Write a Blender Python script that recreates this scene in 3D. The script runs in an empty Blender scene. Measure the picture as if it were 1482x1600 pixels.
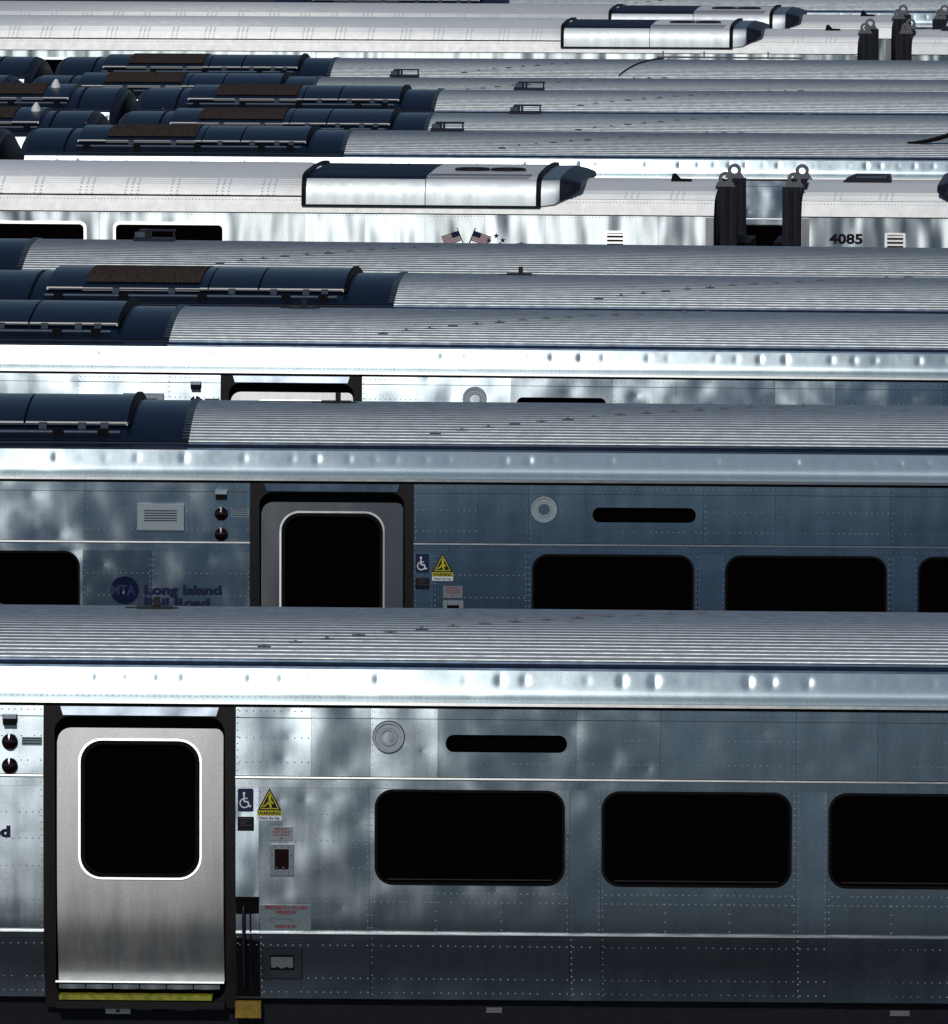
import bpy, math, random
from mathutils import Vector, Matrix, geometry
R = random.Random(7)
scn = bpy.context.scene

# ------------------------------------------------------------------ camera, sky, sun
F_PX = 14420.0
CAM_H = 11.92
PITCH = math.atan(1496 / F_PX)
ROLL = 0.0079
cam_d = bpy.data.cameras.new('camera')
cam = bpy.data.objects.new('camera', cam_d)
scn.collection.objects.link(cam)
cam.matrix_world = Matrix.Translation((0, 0, CAM_H)) @ Matrix.Rotation(math.pi/2 - PITCH, 4, 'X') @ Matrix.Rotation(ROLL, 4, 'Z')
cam_d.sensor_fit = 'HORIZONTAL'
cam_d.sensor_width = 36.0
cam_d.lens = 36.0 * F_PX / 1482
cam_d.shift_x = -0.8853      # the frame is a crop from left of the lens axis
cam_d.shift_y = 0.0070
cam_d.clip_start = 1.0
cam_d.clip_end = 2000
scn.camera = cam

SUN_EL = math.radians(36.5)
SUN_AZ = math.radians(-7.8)         # behind the camera, low over its left shoulder
w = bpy.data.worlds.new('World'); scn.world = w; w.use_nodes = True
nt = w.node_tree; nt.nodes.clear()
sky = nt.nodes.new('ShaderNodeTexSky'); sky.sky_type = 'NISHITA'; sky.sun_disc = False
sky.sun_elevation = SUN_EL; sky.sun_rotation = math.pi - SUN_AZ
sky.air_density = 1.0; sky.dust_density = 0.0; sky.ozone_density = 2.5
bg = nt.nodes.new('ShaderNodeBackground'); bg.inputs[1].default_value = 0.10
wo = nt.nodes.new('ShaderNodeOutputWorld')
nt.links.new(sky.outputs[0], bg.inputs[0]); nt.links.new(bg.outputs[0], wo.inputs[0])
sd = bpy.data.lights.new('sun', 'SUN'); sd.energy = 2.8; sd.angle = math.radians(0.5); sd.color = (1.0, 0.95, 0.88)
so = bpy.data.objects.new('sun', sd); scn.collection.objects.link(so)
tosun = Vector((math.sin(SUN_AZ)*math.cos(SUN_EL), -math.cos(SUN_AZ)*math.cos(SUN_EL), math.sin(SUN_EL)))
so.rotation_euler = tosun.to_track_quat('Z', 'Y').to_euler()
so.location = (0, -20, 40)
vs = scn.view_settings
scn.display_settings.display_device = 'sRGB'
vs.view_transform = 'Standard'; vs.look = 'None'; vs.gamma = 1; vs.exposure = -0.9; vs.use_curve_mapping = False
scn.cycles.max_bounces = 6
scn.cycles.sample_clamp_indirect = 4

# ------------------------------------------------------------------ materials
def nodemat(name):
    m = bpy.data.materials.new(name); m.use_nodes = True
    m.node_tree.nodes.clear()
    return m, m.node_tree
def N(nt, t, **k):
    n = nt.nodes.new(t)
    for a, b in k.items():
        if a.startswith('i_'):
            key = a[2:]
            n.inputs[int(key) if key.isdigit() else key].default_value = b
        else: setattr(n, a, b)
    return n
def L(nt, a, b): nt.links.new(a, b)

def steel(name, base=(0.62, 0.64, 0.66), rough=0.258, aniso=0.70, dent=0.006, dscale=(2.6, 2.6, 3.2), sharp=0.25, sharp_r=0.16,
          diff=0.05, dimple=0.0, pitch=0.235, dz=3.590, dirt=0.25, cells=0.0):
    m, nt = nodemat(name)
    geo = N(nt, 'ShaderNodeNewGeometry'); tc = N(nt, 'ShaderNodeTexCoord')
    oi = N(nt, 'ShaderNodeObjectInfo')
    # height: broad oil-canning plus smaller dents
    mp = N(nt, 'ShaderNodeMapping'); mp.inputs['Scale'].default_value = dscale
    L(nt, geo.outputs['Position'], mp.inputs[0])
    n1 = N(nt, 'ShaderNodeTexNoise'); n1.inputs['Scale'].default_value = 1.0; n1.inputs['Detail'].default_value = 0.7; n1.inputs['Roughness'].default_value = 0.35
    L(nt, mp.outputs[0], n1.inputs['Vector'])
    h = n1.outputs['Fac']
    hm = N(nt, 'ShaderNodeMath', operation='MULTIPLY'); L(nt, h, hm.inputs[0]); hm.inputs[1].default_value = dent
    height = hm.outputs[0]
    vo = None if not cells else N(nt, 'ShaderNodeTexVoronoi', feature='SMOOTH_F1')
    if cells:
        vo.inputs['Scale'].default_value = 1.5; vo.inputs['Smoothness'].default_value = 1.0; L(nt, mp.outputs[0], vo.inputs['Vector'])
        hv = N(nt, 'ShaderNodeMath', operation='MULTIPLY_ADD'); L(nt, vo.outputs['Distance'], hv.inputs[0]); hv.inputs[1].default_value = dent*cells; L(nt, hm.outputs[0], hv.inputs[2])
        height = hv.outputs[0]
    if dimple:
        # the ring of a weld pulls a shallow round dimple into the sheet at every roof frame
        sx = N(nt, 'ShaderNodeSeparateXYZ'); L(nt, tc.outputs['Object'], sx.inputs[0])
        d = N(nt, 'ShaderNodeMath', operation='DIVIDE'); L(nt, sx.outputs[0], d.inputs[0]); d.inputs[1].default_value = pitch
        fl = N(nt, 'ShaderNodeMath', operation='FLOOR'); L(nt, d.outputs[0], fl.inputs[0])
        wn = N(nt, 'ShaderNodeTexWhiteNoise', noise_dimensions='2D')
        cx = N(nt, 'ShaderNodeCombineXYZ'); L(nt, fl.outputs[0], cx.inputs[0]); L(nt, geo.outputs['Position'], N(nt, 'ShaderNodeSeparateXYZ').inputs[0])
        L(nt, oi.outputs['Random'], cx.inputs[1])
        L(nt, cx.outputs[0], wn.inputs['Vector'])
        fr = N(nt, 'ShaderNodeMath', operation='FRACT'); L(nt, d.outputs[0], fr.inputs[0])
        jit = N(nt, 'ShaderNodeMath', operation='MULTIPLY_ADD'); L(nt, wn.outputs['Value'], jit.inputs[0]); jit.inputs[1].default_value = 0.3; jit.inputs[2].default_value = 0.35
        s1 = N(nt, 'ShaderNodeMath', operation='SUBTRACT'); L(nt, fr.outputs[0], s1.inputs[0]); L(nt, jit.outputs[0], s1.inputs[1])
        s2 = N(nt, 'ShaderNodeMath', operation='MULTIPLY'); L(nt, s1.outputs[0], s2.inputs[0]); s2.inputs[1].default_value = pitch/0.035
        s2b = N(nt, 'ShaderNodeMath', operation='POWER'); L(nt, s2.outputs[0], s2b.inputs[0]); s2b.inputs[1].default_value = 2
        z1 = N(nt, 'ShaderNodeMath', operation='SUBTRACT'); L(nt, sx.outputs[2], z1.inputs[0]); z1.inputs[1].default_value = dz
        z2 = N(nt, 'ShaderNodeMath', operation='DIVIDE'); L(nt, z1.outputs[0], z2.inputs[0]); z2.inputs[1].default_value = 0.038
        z3 = N(nt, 'ShaderNodeMath', operation='POWER'); L(nt, z2.outputs[0], z3.inputs[0]); z3.inputs[1].default_value = 2
        ad = N(nt, 'ShaderNodeMath', operation='ADD'); L(nt, s2b.outputs[0], ad.inputs[0]); L(nt, z3.outputs[0], ad.inputs[1])
        ng = N(nt, 'ShaderNodeMath', operation='MULTIPLY'); L(nt, ad.outputs[0], ng.inputs[0]); ng.inputs[1].default_value = -1
        ex = N(nt, 'ShaderNodeMath', operation='EXPONENT'); L(nt, ng.outputs[0], ex.inputs[0])
        am = N(nt, 'ShaderNodeMath', operation='MULTIPLY'); L(nt, ex.outputs[0], am.inputs[0])
        pw = N(nt, 'ShaderNodeMath', operation='POWER'); L(nt, wn.outputs['Color'], pw.inputs[0]); pw.inputs[1].default_value = 2.5
        ja = N(nt, 'ShaderNodeMath', operation='MULTIPLY'); L(nt, pw.outputs[0], ja.inputs[0]); ja.inputs[1].default_value = -dimple*2.2
        L(nt, ja.outputs[0], am.inputs[1])
        a2 = N(nt, 'ShaderNodeMath', operation='ADD'); L(nt, height, a2.inputs[0]); L(nt, am.outputs[0], a2.inputs[1])
        height = a2.outputs[0]
    bump = N(nt, 'ShaderNodeBump'); bump.inputs['Strength'].default_value = 1.0; bump.inputs['Distance'].default_value = 1.0
    L(nt, height, bump.inputs['Height'])
    # brushed along the car, so highlights stretch across the grain
    tg = N(nt, 'ShaderNodeCombineXYZ'); tg.inputs[0].default_value = 1
    # weathering: faint vertical streaks and blotches in the colour and the roughness
    mp2 = N(nt, 'ShaderNodeMapping'); mp2.inputs['Scale'].default_value = (9, 9, 1.1); L(nt, geo.outputs['Position'], mp2.inputs[0])
    n2 = N(nt, 'ShaderNodeTexNoise'); n2.inputs['Scale'].default_value = 1; n2.inputs['Detail'].default_value = 5; L(nt, mp2.outputs[0], n2.inputs['Vector'])
    n3 = N(nt, 'ShaderNodeTexNoise'); n3.inputs['Scale'].default_value = 140; n3.inputs['Detail'].default_value = 2; L(nt, geo.outputs['Position'], n3.inputs['Vector'])
    mr = N(nt, 'ShaderNodeMapRange'); L(nt, n2.outputs['Fac'], mr.inputs[0]); mr.inputs[1].default_value = 0.3; mr.inputs[2].default_value = 0.75
    mr.inputs[3].default_value = 1.0; mr.inputs[4].default_value = 1 - dirt
    mg = N(nt, 'ShaderNodeMapRange'); L(nt, n3.outputs['Fac'], mg.inputs[0]); mg.inputs[1].default_value = 0.3; mg.inputs[2].default_value = 0.7
    mg.inputs[3].default_value = 0.82; mg.inputs[4].default_value = 1.12
    m0 = N(nt, 'ShaderNodeMath', operation='MULTIPLY'); L(nt, mr.outputs[0], m0.inputs[0]); L(nt, mg.outputs[0], m0.inputs[1])
    # every sheet has aged a little differently
    ro = N(nt, 'ShaderNodeMath', operation='MULTIPLY_ADD'); L(nt, oi.outputs['Random'], ro.inputs[0]); ro.inputs[1].default_value = .24; ro.inputs[2].default_value = .88
    mm = N(nt, 'ShaderNodeMath', operation='MULTIPLY'); L(nt, m0.outputs[0], mm.inputs[0]); L(nt, ro.outputs[0], mm.inputs[1])
    col = N(nt, 'ShaderNodeMix', data_type='RGBA', blend_type='MULTIPLY'); col.inputs[0].default_value = 1
    col.inputs[6].default_value = (*base, 1); L(nt, mm.outputs[0], col.inputs[7])
    c = col.outputs[2]
    rr = N(nt, 'ShaderNodeMapRange'); L(nt, n2.outputs['Fac'], rr.inputs[0]); rr.inputs[3].default_value = rough*0.88; rr.inputs[4].default_value = rough*1.12
    g1 = N(nt, 'ShaderNodeBsdfAnisotropic', distribution='BECKMANN'); L(nt, c, g1.inputs['Color']); L(nt, rr.outputs[0], g1.inputs['Roughness'])
    g1.inputs['Anisotropy'].default_value = aniso
    L(nt, bump.outputs[0], g1.inputs['Normal']); L(nt, tg.outputs[0], g1.inputs['Tangent'])
    g2 = N(nt, 'ShaderNodeBsdfAnisotropic', distribution='GGX'); L(nt, c, g2.inputs['Color']); g2.inputs['Roughness'].default_value = sharp_r
    g2.inputs['Anisotropy'].default_value = 0.0; L(nt, bump.outputs[0], g2.inputs['Normal'])
    mx = N(nt, 'ShaderNodeMixShader'); mx.inputs[0].default_value = sharp; L(nt, g1.outputs[0], mx.inputs[1]); L(nt, g2.outputs[0], mx.inputs[2])
    df = N(nt, 'ShaderNodeBsdfDiffuse'); L(nt, c, df.inputs[0]); L(nt, bump.outputs[0], df.inputs['Normal'])
    m2 = N(nt, 'ShaderNodeMixShader'); m2.inputs[0].default_value = diff; L(nt, mx.outputs[0], m2.inputs[1]); L(nt, df.outputs[0], m2.inputs[2])
    out = N(nt, 'ShaderNodeOutputMaterial'); L(nt, m2.outputs[0], out.inputs[0])
    return m

def paint(name, col, rough=0.5, metal=0.0, var=0.25, scale=20, spec=0.5, bump=0.0, bscale=60, coat=0.0):
    m, nt = nodemat(name)
    p = N(nt, 'ShaderNodeBsdfPrincipled'); geo = N(nt, 'ShaderNodeNewGeometry')
    n = N(nt, 'ShaderNodeTexNoise'); n.inputs['Scale'].default_value = scale; n.inputs['Detail'].default_value = 4; L(nt, geo.outputs['Position'], n.inputs['Vector'])
    r = N(nt, 'ShaderNodeMapRange'); L(nt, n.outputs['Fac'], r.inputs[0]); r.inputs[1].default_value = .3; r.inputs[2].default_value = .7
    r.inputs[3].default_value = 1-var; r.inputs[4].default_value = 1+var
    mix = N(nt, 'ShaderNodeMix', data_type='RGBA', blend_type='MULTIPLY'); mix.inputs[0].default_value = 1; mix.inputs[6].default_value = (*col, 1); L(nt, r.outputs[0], mix.inputs[7])
    L(nt, mix.outputs[2], p.inputs['Base Color']); p.inputs['Roughness'].default_value = rough; p.inputs['Metallic'].default_value = metal
    p.inputs['Specular IOR Level'].default_value = spec
    if bump:
        b = N(nt, 'ShaderNodeBump'); b.inputs['Distance'].default_value = bump; n4 = N(nt, 'ShaderNodeTexNoise'); n4.inputs['Scale'].default_value = bscale; n4.inputs['Detail'].default_value = 4
        L(nt, geo.outputs['Position'], n4.inputs['Vector']); L(nt, n4.outputs['Fac'], b.inputs['Height']); L(nt, b.outputs[0], p.inputs['Normal'])
    o = N(nt, 'ShaderNodeOutputMaterial'); L(nt, p.outputs[0], o.inputs[0])
    return m

M = {}
M['side'] = steel('brushed_steel_side', base=(.34,.40,.445), rough=.258, cells=.6, dent=.0043, dscale=(2.3, 2.3, 3.0), sharp=.15, sharp_r=.22, diff=.03)
M['pillar'] = steel('brushed_steel_pillar', base=(.38,.45,.51), rough=.258, cells=.6, dent=.0043, dscale=(2.6, 2.6, 3.0), sharp=.15, sharp_r=.22, diff=.03)
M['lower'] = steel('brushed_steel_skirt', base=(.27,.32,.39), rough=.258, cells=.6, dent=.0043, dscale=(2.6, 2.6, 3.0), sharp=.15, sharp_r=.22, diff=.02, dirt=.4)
M['door'] = steel('brushed_steel_door', base=(.21,.22,.23), rough=.30, dent=.002, dscale=(2.5, 2.5, 1.5), sharp=.15, sharp_r=.25, diff=.3, dirt=.2)
M['eave'] = steel('polished_steel_eave', base=(.50,.60,.65), rough=.28, dent=.002, dscale=(2, 2, 2), sharp=.4, sharp_r=.5, diff=.2, dimple=.0010, dirt=.12)
M['roof'] = steel('ribbed_steel_roof', base=(.64,.69,.70), rough=.5, aniso=.5, dent=.002, dscale=(.6, .6, .6), sharp=.0, diff=.35, dirt=.32)
M['ledge'] = steel('smooth_steel_ledge', base=(.08,.11,.16), rough=.4, dent=.003, sharp=.4, sharp_r=.2, diff=.02, dirt=.3)
M['bileveltop'] = steel('bilevel_roof_steel', base=(.93,.93,.91), rough=.46, aniso=.72, dent=.004, dscale=(2, 2, 3), sharp=.15, sharp_r=.3, diff=.85, dirt=.08)
M['bilevelside'] = steel('bilevel_side_steel', base=(.38,.43,.46), rough=.30, dent=.009, dscale=(3.6, 3.6, 1.2), sharp=.25, sharp_r=.17, diff=.12, dirt=.2)
M['fitting'] = steel('dull_steel_fitting', base=(.34,.38,.41), rough=.4, aniso=.3, dent=.0, sharp=.2, sharp_r=.3, diff=.35, dirt=.2)
M['bright'] = steel('bright_trim', base=(.50,.52,.53), rough=.35, dent=.0, sharp=.2, sharp_r=.25, diff=.15, dirt=.05)
M['rivet'] = steel('rivet_steel', base=(.72,.75,.77), rough=.34, aniso=0, dent=.0, sharp=.2, sharp_r=.3, diff=.4, dirt=.05)
M['sky_navy'] = paint('sky_navy_shroud', (.003,.008,.021), rough=.32, var=.15, scale=6, spec=.5)  # smooth steel covers: dark blue sky reflection painted in as base colour
M['sky_navy2'] = paint('sky_navy_blister_top', (.006,.012,.032), rough=.6, var=.15, scale=6, spec=.15)  # blister top: the reflected deep blue sky is put into the colour
M['black'] = paint('black_rubber', (.0015,.001,.0015), rough=.6, var=.2, spec=.15)
M['frame'] = paint('dark_brown_door_frame', (.012,.008,.008), rough=.5, var=.2, spec=.3)
M['glass'] = paint('dark_tinted_glass', (.002,.0005,.001), rough=.04, var=.0, spec=.05)
M['grille'] = paint('brown_grille_mesh', (.060,.043,.034), rough=.8, var=.6, scale=34, spec=.1, bump=.01, bscale=50)
M['pipe'] = paint('pale_grey_pipe', (.06,.085,.12), rough=.5, metal=.3, var=.2)
M['under'] = paint('dark_underframe', (.008,.009,.016), rough=.6, var=.3, spec=.2)
M['blue'] = paint('blue_print', (.006,.010,.05), rough=.4, var=.05)
M['emblem'] = paint('deep_blue_print', (.004,.008,.04), rough=.4, var=.05, spec=.2)
M['white'] = paint('white_print', (.75,.78,.78), rough=.5, var=.05)
M['yellow'] = paint('yellow_print', (.55,.48,.02), rough=.5, var=.1)
M['yellow2'] = paint('yellow_step_paint', (.26,.26,.02), rough=.5, var=.4)
M['red'] = paint('red_print', (.25,.02,.04), rough=.5, var=.1)
M['ink'] = paint('black_print', (.008,.006,.01), rough=.5, var=.1, spec=.2)
M['decal'] = paint('clear_grey_decal', (.28,.36,.38), rough=.35, metal=.5, var=.1)
M['amber'] = paint('amber_housing', (.25,.15,.01), rough=.6, var=.3)
M['lens'] = paint('dark_red_lens', (.012,.002,.003), rough=.12, var=.1)
M['lug'] = paint('grey_cast_lug', (.14,.14,.15), rough=.6, var=.3, scale=60)
M['post'] = paint('dark_diaphragm_post', (.010,.010,.020), rough=.5, var=.3, spec=.3)
M['fold'] = paint('worn_rubber_fold', (.009,.008,.010), rough=.6, var=.5, scale=8)
M['cone'] = paint('off_white_aerial', (.8,.8,.76), rough=.5, var=.05)
M['faded'] = paint('faded_print', (.02,.035,.09), rough=.4, var=.3)
M['flagstripe'] = paint('flag_pale_red_stripe', (.45,.16,.16), rough=.5, var=.1)
M['weld'] = paint('bright_weld_spot', (.85,.86,.84), rough=.6, var=.03)
M['flagwhite'] = paint('flag_white', (.55,.53,.50), rough=.5, var=.1)
M['rail'] = paint('rail_steel', (.2,.15,.12), rough=.4, metal=.7, var=.3)
M['tie'] = paint('concrete_tie', (.22,.21,.19), rough=.9, var=.2)

def ballast_mat(name, c, s=14):
    m, nt = nodemat(name)
    geo = N(nt, 'ShaderNodeNewGeometry'); v = N(nt, 'ShaderNodeTexVoronoi'); v.inputs['Scale'].default_value = s; L(nt, geo.outputs['Position'], v.inputs['Vector'])
    n = N(nt, 'ShaderNodeTexNoise'); n.inputs['Scale'].default_value = .4; n.inputs['Detail'].default_value = 6; L(nt, geo.outputs['Position'], n.inputs['Vector'])
    rp = N(nt, 'ShaderNodeValToRGB'); L(nt, v.outputs['Color'], rp.inputs[0])
    rp.color_ramp.elements[0].color = (c[0]*.5, c[1]*.5, c[2]*.5, 1); rp.color_ramp.elements[1].color = (c[0]*1.6, c[1]*1.6, c[2]*1.6, 1)
    mx = N(nt, 'ShaderNodeMix', data_type='RGBA', blend_type='MULTIPLY'); mx.inputs[0].default_value = .7; L(nt, rp.outputs[0], mx.inputs[6]); L(nt, n.outputs['Fac'], mx.inputs[7])
    b = N(nt, 'ShaderNodeBump'); b.inputs['Distance'].default_value = .03; L(nt, v.outputs['Distance'], b.inputs['Height'])
    p = N(nt, 'ShaderNodeBsdfPrincipled'); p.inputs['Roughness'].default_value = .9; L(nt, mx.outputs[2], p.inputs['Base Color']); L(nt, b.outputs[0], p.inputs['Normal'])
    o = N(nt, 'ShaderNodeOutputMaterial'); L(nt, p.outputs[0], o.inputs[0])
    return m
M['ballast'] = ballast_mat('ballast_stone', (.14,.13,.12))
M['yard'] = ballast_mat('yard_cinders', (.035,.033,.035), 9)
M['strip_concrete'] = ballast_mat('reflection_strip_concrete', (.09,.09,.095), 3)

# ------------------------------------------------------------------ mesh helpers
COL = scn.collection
class MB:
    def __init__(s): s.v = []; s.f = []
    def add(s, vs, fs):
        b = len(s.v); s.v += [tuple(p) for p in vs]; s.f += [tuple(i + b for i in f) for f in fs]
    def box(s, x0, x1, y0, y1, z0, z1):
        s.add([(x0,y0,z0),(x1,y0,z0),(x1,y1,z0),(x0,y1,z0),(x0,y0,z1),(x1,y0,z1),(x1,y1,z1),(x0,y1,z1)],
              [(0,3,2,1),(4,5,6,7),(0,1,5,4),(1,2,6,5),(2,3,7,6),(3,0,4,7)])
    def sheet(s, rows):          # rows of equal-length point lists
        n = len(rows[0]); vs = [p for r in rows for p in r]; fs = []
        for i in range(len(rows)-1):
            for j in range(n-1): fs.append((i*n+j, i*n+j+1, (i+1)*n+j+1, (i+1)*n+j))
        s.add(vs, fs)
    def tube(s, pts, r, n=8, cap=True):
        rings = []
        pts = [Vector(p) for p in pts]
        for i, p in enumerate(pts):
            d = (pts[min(i+1, len(pts)-1)] - pts[max(i-1, 0)]).normalized()
            u = d.orthogonal().normalized() if i == 0 else (up - d*up.dot(d)).normalized()
            up = u; v_ = d.cross(u)
            rr = r[i] if isinstance(r, (list, tuple)) else r
            rings.append([p + (u*math.cos(2*math.pi*k/n) + v_*math.sin(2*math.pi*k/n))*rr for k in range(n)])
        b = [q for rg in rings for q in rg]; fs = []
        for i in range(len(rings)-1):
            for k in range(n): fs.append((i*n+k, i*n+(k+1) % n, (i+1)*n+(k+1) % n, (i+1)*n+k))
        if cap: fs.append(tuple(range(n-1, -1, -1))); fs.append(tuple((len(rings)-1)*n+k for k in range(n)))
        s.add(b, fs)
    def cyl(s, c, axis, r, h, n=16):
        a = Vector(axis).normalized(); c = Vector(c); s.tube([c, c + a*h], r, n)
    def prism(s, poly, mapf, d):      # poly in (x,z); mapf(x,z,off)->point ; solid of thickness d
        n = len(poly)
        s.add([mapf(x, z, d) for x, z in poly] + [mapf(x, z, 0) for x, z in poly],
              [tuple(range(n))] + [(i, i+n, (i+1) % n + n, (i+1) % n) for i in range(n)])
    def loft(s, loops, cap0=True, cap1=True):
        n = len(loops[0]); vs = [p for l in loops for p in l]; fs = []
        for i in range(len(loops)-1):
            for k in range(n): fs.append((i*n+k, i*n+(k+1) % n, (i+1)*n+(k+1) % n, (i+1)*n+k))
        if cap0: fs.append(tuple(range(n-1, -1, -1)))
        if cap1: fs.append(tuple((len(loops)-1)*n + k for k in range(n)))
        s.add(vs, fs)
    def mesh(s, name, mat, smooth=None):
        me = bpy.data.meshes.new(name); me.from_pydata(s.v, [], s.f); me.update()
        me.materials.append(mat)
        if smooth is not None:
            me.shade_smooth(); me.set_sharp_from_angle(angle=math.radians(smooth))
        return me
    def build(s, name, mat, parent=None, smooth=None, kind=None, label=None):
        return link(name, s.mesh(name, mat, smooth), parent, kind, label)
def link(name, me, parent=None, kind=None, label=None):
    o = bpy.data.objects.new(name, me); COL.objects.link(o)
    if parent is not None: o.parent = parent
    if kind: o['kind'] = kind
    if label: o['label'] = label
    return o
KIDS = {}
def copy_tree(o, parent=None):
    c = o.copy(); COL.objects.link(c)
    if parent is not None: c.parent = parent
    for ch in list(o.children): copy_tree(ch, c)
    return c

def rrect(x0, x1, z0, z1, r, n=6):
    pts = []
    for cx, cz, a0 in ((x1-r, z0+r, -90), (x1-r, z1-r, 0), (x0+r, z1-r, 90), (x0+r, z0+r, 180)):
        for k in range(n+1):
            a = math.radians(a0 + 90*k/n); pts.append((cx + r*math.cos(a), cz + r*math.sin(a)))
    return pts
def inside(p, poly):
    x, y = p; c = False; n = len(poly)
    for i in range(n):
        x1, y1 = poly[i]; x2, y2 = poly[i-1]
        if (y1 > y) != (y2 > y) and x < (x2-x1)*(y-y1)/(y2-y1) + x1: c = not c
    return c

# side profile of a single-level car: slope (deg) the wall leans back, by height
EL = [(1.05,-4),(1.25,-7),(1.45,-11),(1.62,-9.5),(1.78,-3.5),(1.95,-1.0),(2.4,1.0),(2.85,2.4),(3.42,4.5)]
def ele(z):
    if z <= EL[0][0]: return EL[0][1]
    for (a, ea), (b, eb) in zip(EL, EL[1:]):
        if z <= b: return ea + (eb-ea)*(z-a)/(b-a)
    return EL[-1][1]
_W = {}
z_ = 1.95; w_ = 1.60; _W[195] = w_
for i in range(195, 350): w_ -= math.tan(math.radians(ele(i/100+.005)))*.01; _W[i+1] = w_
w_ = 1.60
for i in range(195, 60, -1): w_ += math.tan(math.radians(ele(i/100-.005)))*.01; _W[i-1] = w_
def wall(z):
    k = max(61, min(349, z*100)); i = int(math.floor(k)); t = k - i
    return _W[i]*(1-t) + _W[i+1]*t if i+1 in _W else _W[i]
def smap(x, z, off=0.0): return (x, -(wall(z)+off), z)
def flat_map(y):
    return lambda x, z, off=0.0: (x, -(y+off), z)

def plate(name, outer, holes, mat, parent, off=0.0, thick=.006, mapf=smap, dz=.06, yaw=0.0, profile_normals=True, label=None):
    """a sheet-metal panel with real cut-outs, following the wall profile"""
    pts = list(outer); edges = [(i, (i+1) % len(outer)) for i in range(len(outer))]
    for h in holes:
        b = len(pts); pts += list(h); edges += [(b+i, b+(i+1) % len(h)) for i in range(len(h))]
    xs = [p[0] for p in outer]; zs = [p[1] for p in outer]
    x0, x1, z0, z1 = min(xs), max(xs), min(zs), max(zs)
    nz = int((z1-z0)/dz)
    for i in range(1, nz+1):
        z = z0 + (z1-z0)*i/(nz+1)
        for k in range(0, 4):
            x = x0 + (x1-x0)*(k+.0)/3
            x = min(max(x, x0+1e-4), x1-1e-4)
            if inside((x, z), outer) and not any(inside((x, z), h) for h in holes): pts.append((x, z))
    vs, es, fs = geometry.delaunay_2d_cdt([Vector(p) for p in pts], edges, [], 0, 1e-6)[:3]
    keep = []
    for f in fs:
        c = sum((vs[i] for i in f), Vector((0, 0)))/len(f)
        if inside(c, outer) and not any(inside(c, h) for h in holes):
            a, b_, c_ = [vs[i] for i in f[:3]]
            if (b_-a).cross(c_-a) < 0: f = list(reversed(f))
            keep.append(tuple(f))
    xc = (x0+x1)/2
    V = []; Nn = []
    for v in vs:
        p = mapf(v.x, v.y, off); V.append((p[0], p[1] + (v.x-xc)*yaw, p[2]))
        e = math.radians(ele(v.y)) if profile_normals else 0
        Nn.append(Vector((yaw*1.0, -math.cos(e), math.sin(e))).normalized())
    n0 = len(V)
    # turned-in edges give the sheet a visible thickness
    F = list(keep)
    for loop, base in [(outer, 0)] + [(h, None) for h in holes]:
        ids = [min(range(n0), key=lambda q: (vs[q].x-p[0])**2 + (vs[q].y-p[1])**2) for p in loop]
        b = len(V)
        for i in ids: V.append(V[i]); Nn.append(Nn[i])
        for i in ids: V.append((V[i][0], V[i][1]+thick, V[i][2])); Nn.append(Nn[i])
        n = len(ids)
        for i in range(n): F.append((b+i, b+n+i, b+n+(i+1) % n, b+(i+1) % n))
    me = bpy.data.meshes.new(name); me.from_pydata(V, [], F); me.update(); me.materials.append(mat)
    me.shade_smooth()
    me.normals_split_custom_set_from_vertices(Nn)
    return link(name, me, parent, None, label)

def ring(mb, lo, li, mapf, d):
    """a raised rim between two loops"""
    n = len(lo)
    V = [mapf(x, z, 0) for x, z in lo] + [mapf(x, z, d) for x, z in lo] + [mapf(x, z, d) for x, z in li] + [mapf(x, z, -.02) for x, z in li]
    fs = []
    for i in range(n):
        j = (i+1) % n
        for k in range(3): fs.append((k*n+i, k*n+j, (k+1)*n+j, (k+1)*n+i))
    mb.add(V, fs)

def text_obj(name, body, x, z, size, mat, parent, align='LEFT', off=.004, bold=0.0, mapf=smap, sx=1.0, label=None):
    cu = bpy.data.curves.new(name, 'FONT'); cu.body = body; cu.size = size; cu.align_x = align; cu.offset = bold; cu.resolution_u = 3
    cu.space_line = .95
    tmp = bpy.data.objects.new('t', cu); COL.objects.link(tmp)
    bpy.context.view_layer.update()
    me = bpy.data.meshes.new_from_object(tmp.evaluated_get(bpy.context.evaluated_depsgraph_get()))
    bpy.data.objects.remove(tmp)
    for v in me.vertices:
        X = x + v.co.x*sx; Z = z + v.co.y
        v.co = mapf(X, Z, off)
    me.materials.clear(); me.materials.append(mat); me.name = name
    return link(name, me, parent, None, label)

# ------------------------------------------------------------------ ground and tracks (almost all hidden between the trains)
def structure(name, mb, mat):
    o = mb.build(name, mat); o['kind'] = 'structure'; return o
g = MB(); g.add([(-900,-700,-1.15),(900,-700,-1.15),(900,1300,-1.15),(-900,1300,-1.15)], [(0,1,2,3)])
structure('ground', g, M['yard'])
g = MB(); g.box(-300, 300, 24, 53, -1.3, -.62)  # unseen strip added to shape the reflections in the nearest car's side
structure('reflection_strip', g, M['strip_concrete'])

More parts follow.
